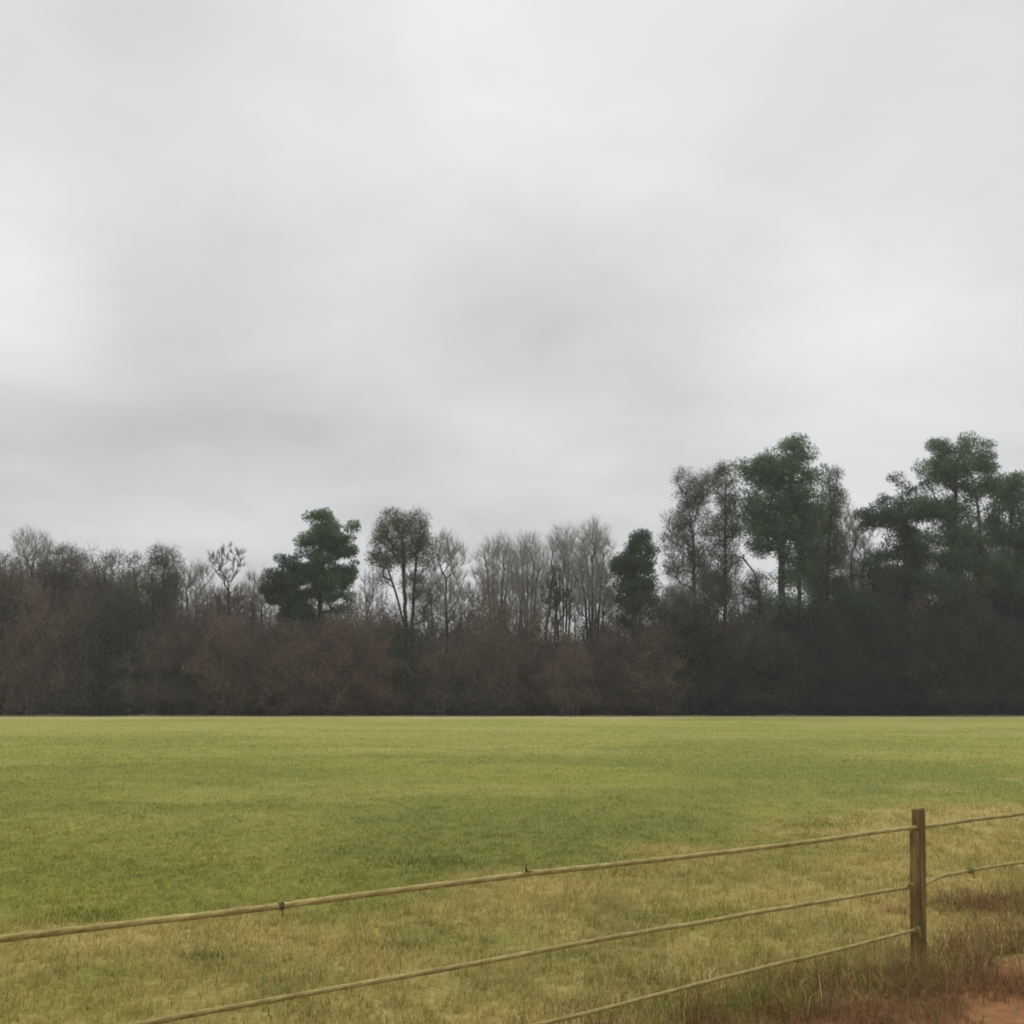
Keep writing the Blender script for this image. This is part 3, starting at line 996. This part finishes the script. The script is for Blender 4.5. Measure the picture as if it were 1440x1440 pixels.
def blades(x, y, h, lean, w, colr, rng, bend=True):
    n = len(x)
    az = rng.uniform(0, 2 * math.pi, n)
    out = np.stack([np.cos(az), np.sin(az), np.zeros(n)], 1)
    sa = az + rng.uniform(0.6, 2.4, n)
    side = np.stack([np.cos(sa), np.sin(sa), np.zeros(n)], 1)
    p = np.stack([x, y, ground_z(x, y) - 0.005], 1)
    up = np.array([[0, 0, 1.0]])
    tip = p + out * (h * np.sin(lean))[:, None] + up * (h * np.cos(lean))[:, None]
    W = (w * 0.5)[:, None]
    if bend:
        mid = p + out * (h * 0.55 * np.sin(lean * 0.5))[:, None] + up * (h * 0.6 * np.cos(lean * 0.5))[:, None]
        v = np.stack([p - side * W, p + side * W, mid - side * W * 0.75, mid + side * W * 0.75, tip], 1)
        f = np.array([[0, 1, 3], [0, 3, 2], [2, 3, 4]])
        k = 5
    else:
        v = np.stack([p - side * W, p + side * W, tip], 1)
        f = np.array([[0, 1, 2]])
        k = 3
    t = (np.arange(n) * k)[:, None, None] + f[None]
    c = np.repeat(colr, k, axis=0)
    return v.reshape(-1, 3), t.reshape(-1, 3), c


def road_dist(x, y):
    return -((x - RA[0]) * FN[0] + (y - RA[1]) * FN[1])      # positive on the road


def grass_colors(x, y, rng, jitter=0.28):
    c = field_color(x, y)
    dr = dryness(x, y)
    r = rng.random(len(x))
    c = np.where((r < 0.20 * dr)[:, None], GREEN[None] * 0.95, c)
    c = np.where((r > 0.86)[:, None], STRAW[None] * 1.05, c)
    return np.clip(c * (1 + rng.normal(size=(len(x), 1)) * jitter * 0.6) * (1 + rng.normal(size=(len(x), 3)) * 0.04), 0.01, 0.7)


gb = Bag()
# tufts near the fence
tx, ty = scatter(34000, 3.2, 26, 1.5, 3.0)
keep = (road_dist(tx, ty) < -0.25 + 0.35 * rng.random(len(tx))) & (rng.random(len(tx)) > sstep(9, 25, ty))
tx, ty = tx[keep], ty[keep]
per = 9
x = np.repeat(tx, per)
y = np.repeat(ty, per)
x = x + rng.normal(size=len(x)) * 0.05
y = y + rng.normal(size=len(y)) * 0.05
dr = dryness(x, y)
tall = np.repeat(rng.gamma(4, 0.25, len(tx)), per)
h = (0.05 + 0.055 * dr) * (0.45 + 0.55 * tall) * rng.uniform(0.6, 1.25, len(x)) * (1 - 0.35 * sstep(10, 22, y))
lush = np.exp(-(((x - 1.55) / 0.55) ** 2 + ((y - 6.75) / 0.5) ** 2)) + 0.6 * np.exp(-(((x - 2.3) / 0.8) ** 2 + ((y - 7.7) / 0.4) ** 2))
h = h * (1 + 1.0 * lush)
cc = grass_colors(x, y, rng)
mk = rng.random(len(x)) < lush * 0.85
cc[mk] = (LUSH * 0.7 + GREEN * 0.3) * rng.uniform(0.8, 1.4, (mk.sum(), 1))
lean = np.abs(rng.normal(size=len(x)) * 0.7) + 0.3
gb.put(*blades(x, y, h, lean, rng.uniform(0.003, 0.0065, len(x)) * (0.75 + y / 16), cc, rng))
# fallen straw lying in the sward
x, y = scatter(150000, 3.2, 24, 1.5, 3.0)
kp = (road_dist(x, y) < 0.1) & (rng.random(len(x)) < 0.35 + 0.65 * dryness(x, y)) & (rng.random(len(x)) > sstep(10, 23, y))
x, y = x[kp], y[kp]
gb.put(*blades(x, y, rng.uniform(0.05, 0.15, len(x)), rng.uniform(1.05, 1.5, len(x)), rng.uniform(0.004, 0.008, len(x)) * (0.75 + y / 16),
               np.clip(field_color(x, y) * rng.uniform(0.6, 1.3, (len(x), 1)), 0.01, 0.7), rng, bend=False))
# short sward farther out
x, y = scatter(330000, 6, 75, 1.6, 4.0)
kp = (rng.random(len(x)) < sstep(6, 13, y) * (1 - sstep(30, 74, y))) & (road_dist(x, y) < 0)
x, y = x[kp], y[kp]
h = rng.uniform(0.03, 0.07, len(x)) * (0.8 + 0.6 * fbm(x * 0.8, y * 0.8, 91, 3)) * (1 + 0.4 * dryness(x, y))
gb.put(*blades(x, y, h, np.abs(rng.normal(size=len(x)) * 0.7) + 0.3, 0.006 * (y / 9) ** 0.9, grass_colors(x, y, rng, 0.2), rng, bend=False))
# ragged taller fringe where the pasture meets the wood
n = 16000
x, y = rng.uniform(-75, 75, n), 90.4 - rng.gamma(1.5, 0.9, n)
h = rng.uniform(0.06, 0.2, n) * (0.4 + 1.8 * fbm(x * 0.25, y * 0 + 3, 97, 4) ** 2)
gb.put(*blades(x, y, h, np.abs(rng.normal(size=n) * 0.4), rng.uniform(0.03, 0.07, n), np.clip(field_color(x, y) * rng.uniform(0.7, 1.1, (n, 1)), 0.01, 0.7), rng, bend=False))
# scattered ranker green tufts
for (px, py, rx, nn) in ((610, 1214, 0.34, 330), (1160, 1163, 0.30, 170), (120, 1290, 0.30, 300), (290, 1343, 0.10, 110), (555, 1327, 0.20, 150),
                         (865, 1232, 0.25, 130), (1010, 1290, 0.30, 200), (450, 1420, 0.18, 130), (930, 1380, 0.2, 130)):
    c_ = on_ground(px, py)
    x, y = c_[0] + rng.normal(size=nn) * rx, c_[1] + rng.normal(size=nn) * rx * 0.6
    h = rng.uniform(0.03, 0.085, nn)
    gb.put(*blades(x, y, h, np.abs(rng.normal(size=nn) * 0.5) + 0.15, rng.uniform(0.005, 0.009, nn) * (0.6 + c_[1] / 14), LUSH[None] * rng.uniform(0.7, 1.2, (nn, 1)), rng))
M_GRASS = vcol_mat('grass_blades', 0.42)[0]
o = add('grass', gb.mesh('grass'), M_GRASS, label='short green and straw coloured pasture grass', category='grass', kind='stuff')

# dead weeds along the road edge
wb = Bag()
n = 5600
u = rng.uniform(-7, 9, n)
w = rng.normal(size=n) * 0.46 + 0.16
dens = fbm(u * 1.5, w * 2.0, 95, 3)
keep = (dens > 0.32 + 0.17 * np.clip(w, 0, 1)) & (w < 1.1)
u, w = u[keep], w[keep]
tx = RA[0] + RD[0] * u - FN[0] * w
ty = RA[1] + RD[1] * u - FN[1] * w
ex = on_ground(1410, 1275)
q = 260
tx = np.concatenate([tx, ex[0] + rng.normal(size=q) * 0.5])
ty = np.concatenate([ty, ex[1] + rng.normal(size=q) * 0.3])
per = 14
x = np.repeat(tx, per) + rng.normal(size=len(tx) * per) * 0.05
y = np.repeat(ty, per) + rng.normal(size=len(tx) * per) * 0.05
h = rng.gamma(4, 0.034, len(x)) * np.repeat(rng.uniform(0.4, 1.2, len(tx)), per)
base_c = np.where(np.repeat(rng.random(len(tx)) < 0.74, per)[:, None], RUST[None], np.array([[0.27, 0.195, 0.105]]))
cc = np.clip(base_c * rng.uniform(0.4, 1.3, (len(x), 1)), 0.01, 0.6)
gr_ = np.repeat(rng.random(len(tx)) < 0.05, per)
cc[gr_] = LUSH * 0.8
wb.put(*blades(x, y, h, np.abs(rng.normal(size=len(x)) * 0.9) + 0.35, rng.uniform(0.003, 0.006, len(x)), cc, rng))
add('dry_weeds', wb.mesh('dry_weeds'), M_GRASS, label='rust brown dead weeds along the clay road edge', category='weeds', kind='stuff')

# ------------------------------------------------------------------ fence
fence = add('rope_fence', None, None, label='fence of timber posts joined by three tan rope strands', category='fence')
fence.location = (FA[0], FA[1], 0)
FO = np.array([FA[0], FA[1], 0.0])

m, nt, b = material('weathered_timber')
oc = coords(nt)
g1 = noise(nt, oc, 16.0, 8, 0.65, (1.6, 1.6, 0.10))
g2 = noise(nt, oc, 3.0, 4, 0.6)
c = mul(nt, ramp(nt, g1, [(0.28, (0.075, 0.05, 0.018)), (0.5, (0.24, 0.17, 0.065)), (0.75, (0.38, 0.29, 0.115))]),
        ramp(nt, g2, [(0.3, (0.65, 0.65, 0.65)), (0.7, (1.1, 1.08, 1.0))]))
nt.links.new(c, b.inputs['Base Color'])
bump(nt, b, g1, 0.6, 0.012)
M_TIMBER = m

m, nt, b = material('tan_rope')
oc = coords(nt)
g1 = noise(nt, oc, 60.0, 4, 0.7)
g2 = noise(nt, oc, 2.2, 5, 0.65)
c = mul(nt, ramp(nt, g1, [(0.3, (0.30, 0.245, 0.085)), (0.7, (0.50, 0.42, 0.17))]), ramp(nt, g2, [(0.3, (0.62, 0.6, 0.55)), (0.62, (1.08, 1.08, 1.05))]))
nt.links.new(c, b.inputs['Base Color'])
bump(nt, b, g1, 0.4, 0.004)
b.inputs['Roughness'].default_value = 0.7
M_ROPE = m
m, nt, b = material('dark_tie')
nt.links.new(ramp(nt, noise(nt, coords(nt), 30, 3), [(0.3, (0.05, 0.038, 0.02)), (0.7, (0.12, 0.09, 0.05))]), b.inputs['Base Color'])
M_TIE = m


def post_mesh(wx, wy, z0, z1, lean, seed, notch=0.0):
    """A sawn post: rounded corners, slight taper, uneven faces and a worn top, in fence axes."""
    rg = np.random.default_rng(seed)
    levels = np.concatenate([np.linspace(z0, z1 - 0.02, 22), [z1 - 0.008, z1]])
    ang = []
    cut = 0.14
    base_ = []
    for sx, sy in ((1, 1), (-1, 1), (-1, -1), (1, -1)):
        pts = [(sx, sy * (1 - cut * 2)), (sx * (1 - cut * 2), sy)]
        if sx * sy < 0:
            pts.reverse()
        mid_ = (sx * (1 - cut * 0.5), sy * (1 - cut * 0.5))
        base_ += [pts[0], mid_, pts[1]]
    base_ = np.array(base_)
    k = len(base_)
    vs = []
    off = rg.normal(size=(k,)) * 0.02
    for li, z in enumerate(levels):
        f = (z - z0) / (z1 - z0)
        sc = 1.0 + 0.10 * (1 - f)
        if li >= len(levels) - 2:
            sc *= 0.97 if li == len(levels) - 2 else 0.90
        r = 1 + off + rg.normal(size=k) * 0.012
        xy = base_ * np.array([wx / 2, wy / 2]) * sc * r[:, None]
        zz = np.full(k, z) + (rg.normal(size=k) * 0.006 if li >= len(levels) - 2 else 0)
        vs.append(np.stack([xy[:, 0] + lean * z, xy[:, 1], zz], 1))
    v = np.concatenate(vs)
    i = (np.arange(len(levels) - 1)[:, None] * k + np.arange(k)[None]).ravel()
    j = (np.arange(len(levels) - 1)[:, None] * k + (np.arange(k)[None] + 1) % k).ravel()
    t = np.concatenate([np.stack([i, j, j + k], 1), np.stack([i, j + k, i + k], 1)])
    top = (len(levels) - 1) * k
    cap = np.array([[top, top + q, top + q + 1] for q in range(1, k - 1)])
    return v, np.concatenate([t, cap])


AX = np.array([[FD[0], FN[0], 0], [FD[1], FN[1], 0], [0, 0, 1.0]])     # fence axes to world
POSTS = [0.0, 5.9, -9.4]
PT = at(1292, 1138, FA[1])[2]
for q, s in enumerate(POSTS):
    v, t = post_mesh(0.072, 0.08, -0.35, PT, 0.105 if q == 0 else 0.01 * q, 40 + q)
    v = (v + np.array([-0.055 if q == 0 else 0, 0, 0])) @ AX.T + np.array([FD[0] * s, FD[1] * s, 0])
    add('post', mesh_from('post', v, t), M_TIMBER, parent=fence)
# split stake nailed against the near side of the post, a little shorter
v, t = post_mesh(0.048, 0.06, -0.30, at(1280, 1168, FA[1])[2], 0.095, 55)
v = (v + np.array([-0.119, -0.012, 0])) @ AX.T
add('stake', mesh_from('stake', v, t), M_TIMBER, parent=fence)


def fence_plane(px, py, off=0.0):
    d = ray(px, py)
    n_ = np.array([FN[0], FN[1], 0])
    k = (np.dot(n_, np.array([FA[0], FA[1], 0])) + off) / np.dot(n_, d)
    return d * k + np.array([0, 0, CAM_H])


def rope(points, r, seed, mat=M_ROPE, name='rope_strand', twist=1.0):
    pts = np.array(points)
    seg = np.linalg.norm(np.diff(pts, axis=0), axis=1)
    s = np.concatenate([[0], np.cumsum(seg)])
    S = np.arange(0, s[-1], 0.025)
    C = np.stack([np.interp(S, s, pts[:, k]) for k in range(3)], 1)
    ker = np.hanning(15)
    ker /= ker.sum()
    pad = np.concatenate([np.repeat(C[:1], 7, 0) + (np.arange(-7, 0)[:, None] * (C[1] - C[0])), C, np.repeat(C[-1:], 7, 0) + (np.arange(1, 8)[:, None] * (C[-1] - C[-2]))])
    C = np.stack([np.convolve(pad[:, k], ker, 'valid') for k in range(3)], 1)
    wv = (fbm(S * 1.1, S * 0, seed, 3) - 0.5) * 0.022
    C[:, 2] += wv
    d = unit(np.gradient(C, axis=0))
    a_ = unit(np.cross(d, np.array([[0, 0, 1.0]])))
    b_ = np.cross(a_, d)
    k = 12
    th = np.arange(k) * 2 * math.pi / k
    rr = r * (1 + 0.09 * np.cos(3 * th[None] - S[:, None] * 2 * math.pi / 0.16)) * (1 + 0.08 * (fbm(S * 3, S * 0 + 2, seed + 3, 2) - 0.5))[:, None]
    v = C[:, None] + (a_[:, None] * np.cos(th)[None, :, None] + b_[:, None] * np.sin(th)[None, :, None]) * rr[..., None]
    i = (np.arange(len(S) - 1)[:, None] * k + np.arange(k)[None]).ravel()
    j = (np.arange(len(S) - 1)[:, None] * k + (np.arange(k)[None] + 1) % k).ravel()
    t = np.concatenate([np.stack([i, j, j + k], 1), np.stack([i, j + k, i + k], 1)])
    return add(name, mesh_from(name, v.reshape(-1, 3) - FO, t, smooth=True), mat, parent=fence)


def run(px_pts, s0=None, s1=None, z0=None, z1=None, off=0.0):
    """Points on the fence plane from photo pixels, carried on to the next posts."""
    P_ = [fence_plane(px, py, off) for px, py in px_pts]
    if s0 is not None:
        P_.insert(0, np.array([FA[0] + FD[0] * s0, FA[1] + FD[1] * s0, z0 if z0 is not None else P_[0][2]]))
    if s1 is not None:
        P_.append(np.array([FA[0] + FD[0] * s1, FA[1] + FD[1] * s1, z1 if z1 is not None else P_[-1][2]]))
    return P_


rope(run([(0, 1319), (395, 1274), (740, 1230), (1100, 1188), (1292, 1164), (1440, 1144)], -9.4, 5.9), 0.0155, 201)
rope(run([(187, 1440), (500, 1383), (800, 1330), (1100, 1278), (1284, 1246)], -9.4, None, 0.47, None, -0.03), 0.0135, 202)
rope(run([(1292, 1249), (1306, 1240), (1322, 1232), (1365, 1224), (1440, 1212)], None, 5.9), 0.012, 203)
rope(run([(760, 1440), (920, 1399), (1100, 1355), (1180, 1336), (1289, 1308)], -9.4, None, 0.10, None, -0.05), 0.0125, 204)


def knot(px, py, r, mat=M_ROPE, name='knot', off=0.0):
    c_ = fence_plane(px, py, off) - FO
    tor = Bag()
    rg = np.random.default_rng(int(px))
    for q in range(3):
        n_, k_ = 14, 6
        a_ = np.arange(n_) * 2 * math.pi / n_
        tilt = rg.normal() * 0.5
        ring = np.stack([np.cos(a_) * 0, np.cos(a_), np.sin(a_)], 1) * r * 1.25
        ring[:, 0] += np.sin(a_) * tilt * r + (q - 1) * r * 0.8
        ring = ring @ AX.T
        tor.put(*prisms(ring + c_, np.roll(ring, -1, 0) + c_, np.full(n_, r * 0.55), np.full(n_, r * 0.55), k_))
    tail = c_ + AX @ np.array([0.0, -r, -r])
    tor.put(*prisms(np.array([tail]), np.array([tail + np.array([r, 0, -r * 3.0])]), [r * 0.4], [r * 0.25], 5))
    add(name, tor.mesh(name), mat, parent=fence)


knot(1365, 1224, 0.016)
knot(395, 1274, 0.0105, M_TIE, 'wire_tie')
knot(1290, 1307, 0.013, M_ROPE, 'knot', -0.06)
knot(1282, 1246, 0.013, M_ROPE, 'knot', -0.06)
# sprig of dead leaves caught on the top strand
c_ = fence_plane(741, 1227)
rg = np.random.default_rng(9)
sb = Bag()
q = np.repeat(c_[None], 9, 0) + rg.normal(size=(9, 3)) * 0.008
d = unit(rg.normal(size=(9, 3)) * 0.8 + np.array([0, 0, 0.8]))
sb.put(*sprays(q, d, unit(np.cross(d, rg.normal(size=(9, 3)))), rg.uniform(0.03, 0.06, 9), rg.uniform(0.015, 0.03, 9)))
sb.put(*cones(q, q + d * 0.05, np.full(9, 0.003)))
vv, tt, _ = sb.arrays()
o = add('leaf_sprig', mesh_from('leaf_sprig', vv - c_, tt), M_TIE, label='small dark dead leaf sprig caught on the top rope strand', category='leaf')
o.location = c_
print('trees', TREE_N, 'shrubs', count, 'tris', sum(len(ob.data.polygons) for ob in bpy.data.objects if ob.type == 'MESH'))

# ------------------------------------------------------------------ damp air
hb = Bag()
x0, x1, y0, y1, z0, z1 = -450, 450, -60, 420, -2.0, 34.0
hb.put([(x0, y0, z0), (x1, y0, z0), (x1, y1, z0), (x0, y1, z0), (x0, y0, z1), (x1, y0, z1), (x1, y1, z1), (x0, y1, z1)],
       [(0, 2, 1), (0, 3, 2), (4, 5, 6), (4, 6, 7), (0, 1, 5), (0, 5, 4), (1, 2, 6), (1, 6, 5), (2, 3, 7), (2, 7, 6), (3, 0, 4), (3, 4, 7)])
hm = bpy.data.materials.new('damp_air')
hm.use_nodes = True
hm.node_tree.nodes.clear()
pv = hm.node_tree.nodes.new('ShaderNodeVolumePrincipled')
pv.inputs['Color'].default_value = (0.94, 0.95, 0.94, 1)
pv.inputs['Density'].default_value = 0.0006
ho = hm.node_tree.nodes.new('ShaderNodeOutputMaterial')
hm.node_tree.links.new(pv.outputs[0], ho.inputs['Volume'])
add('haze', hb.mesh('haze'), hm, label='thin damp grey haze in the air', category='haze', kind='stuff')
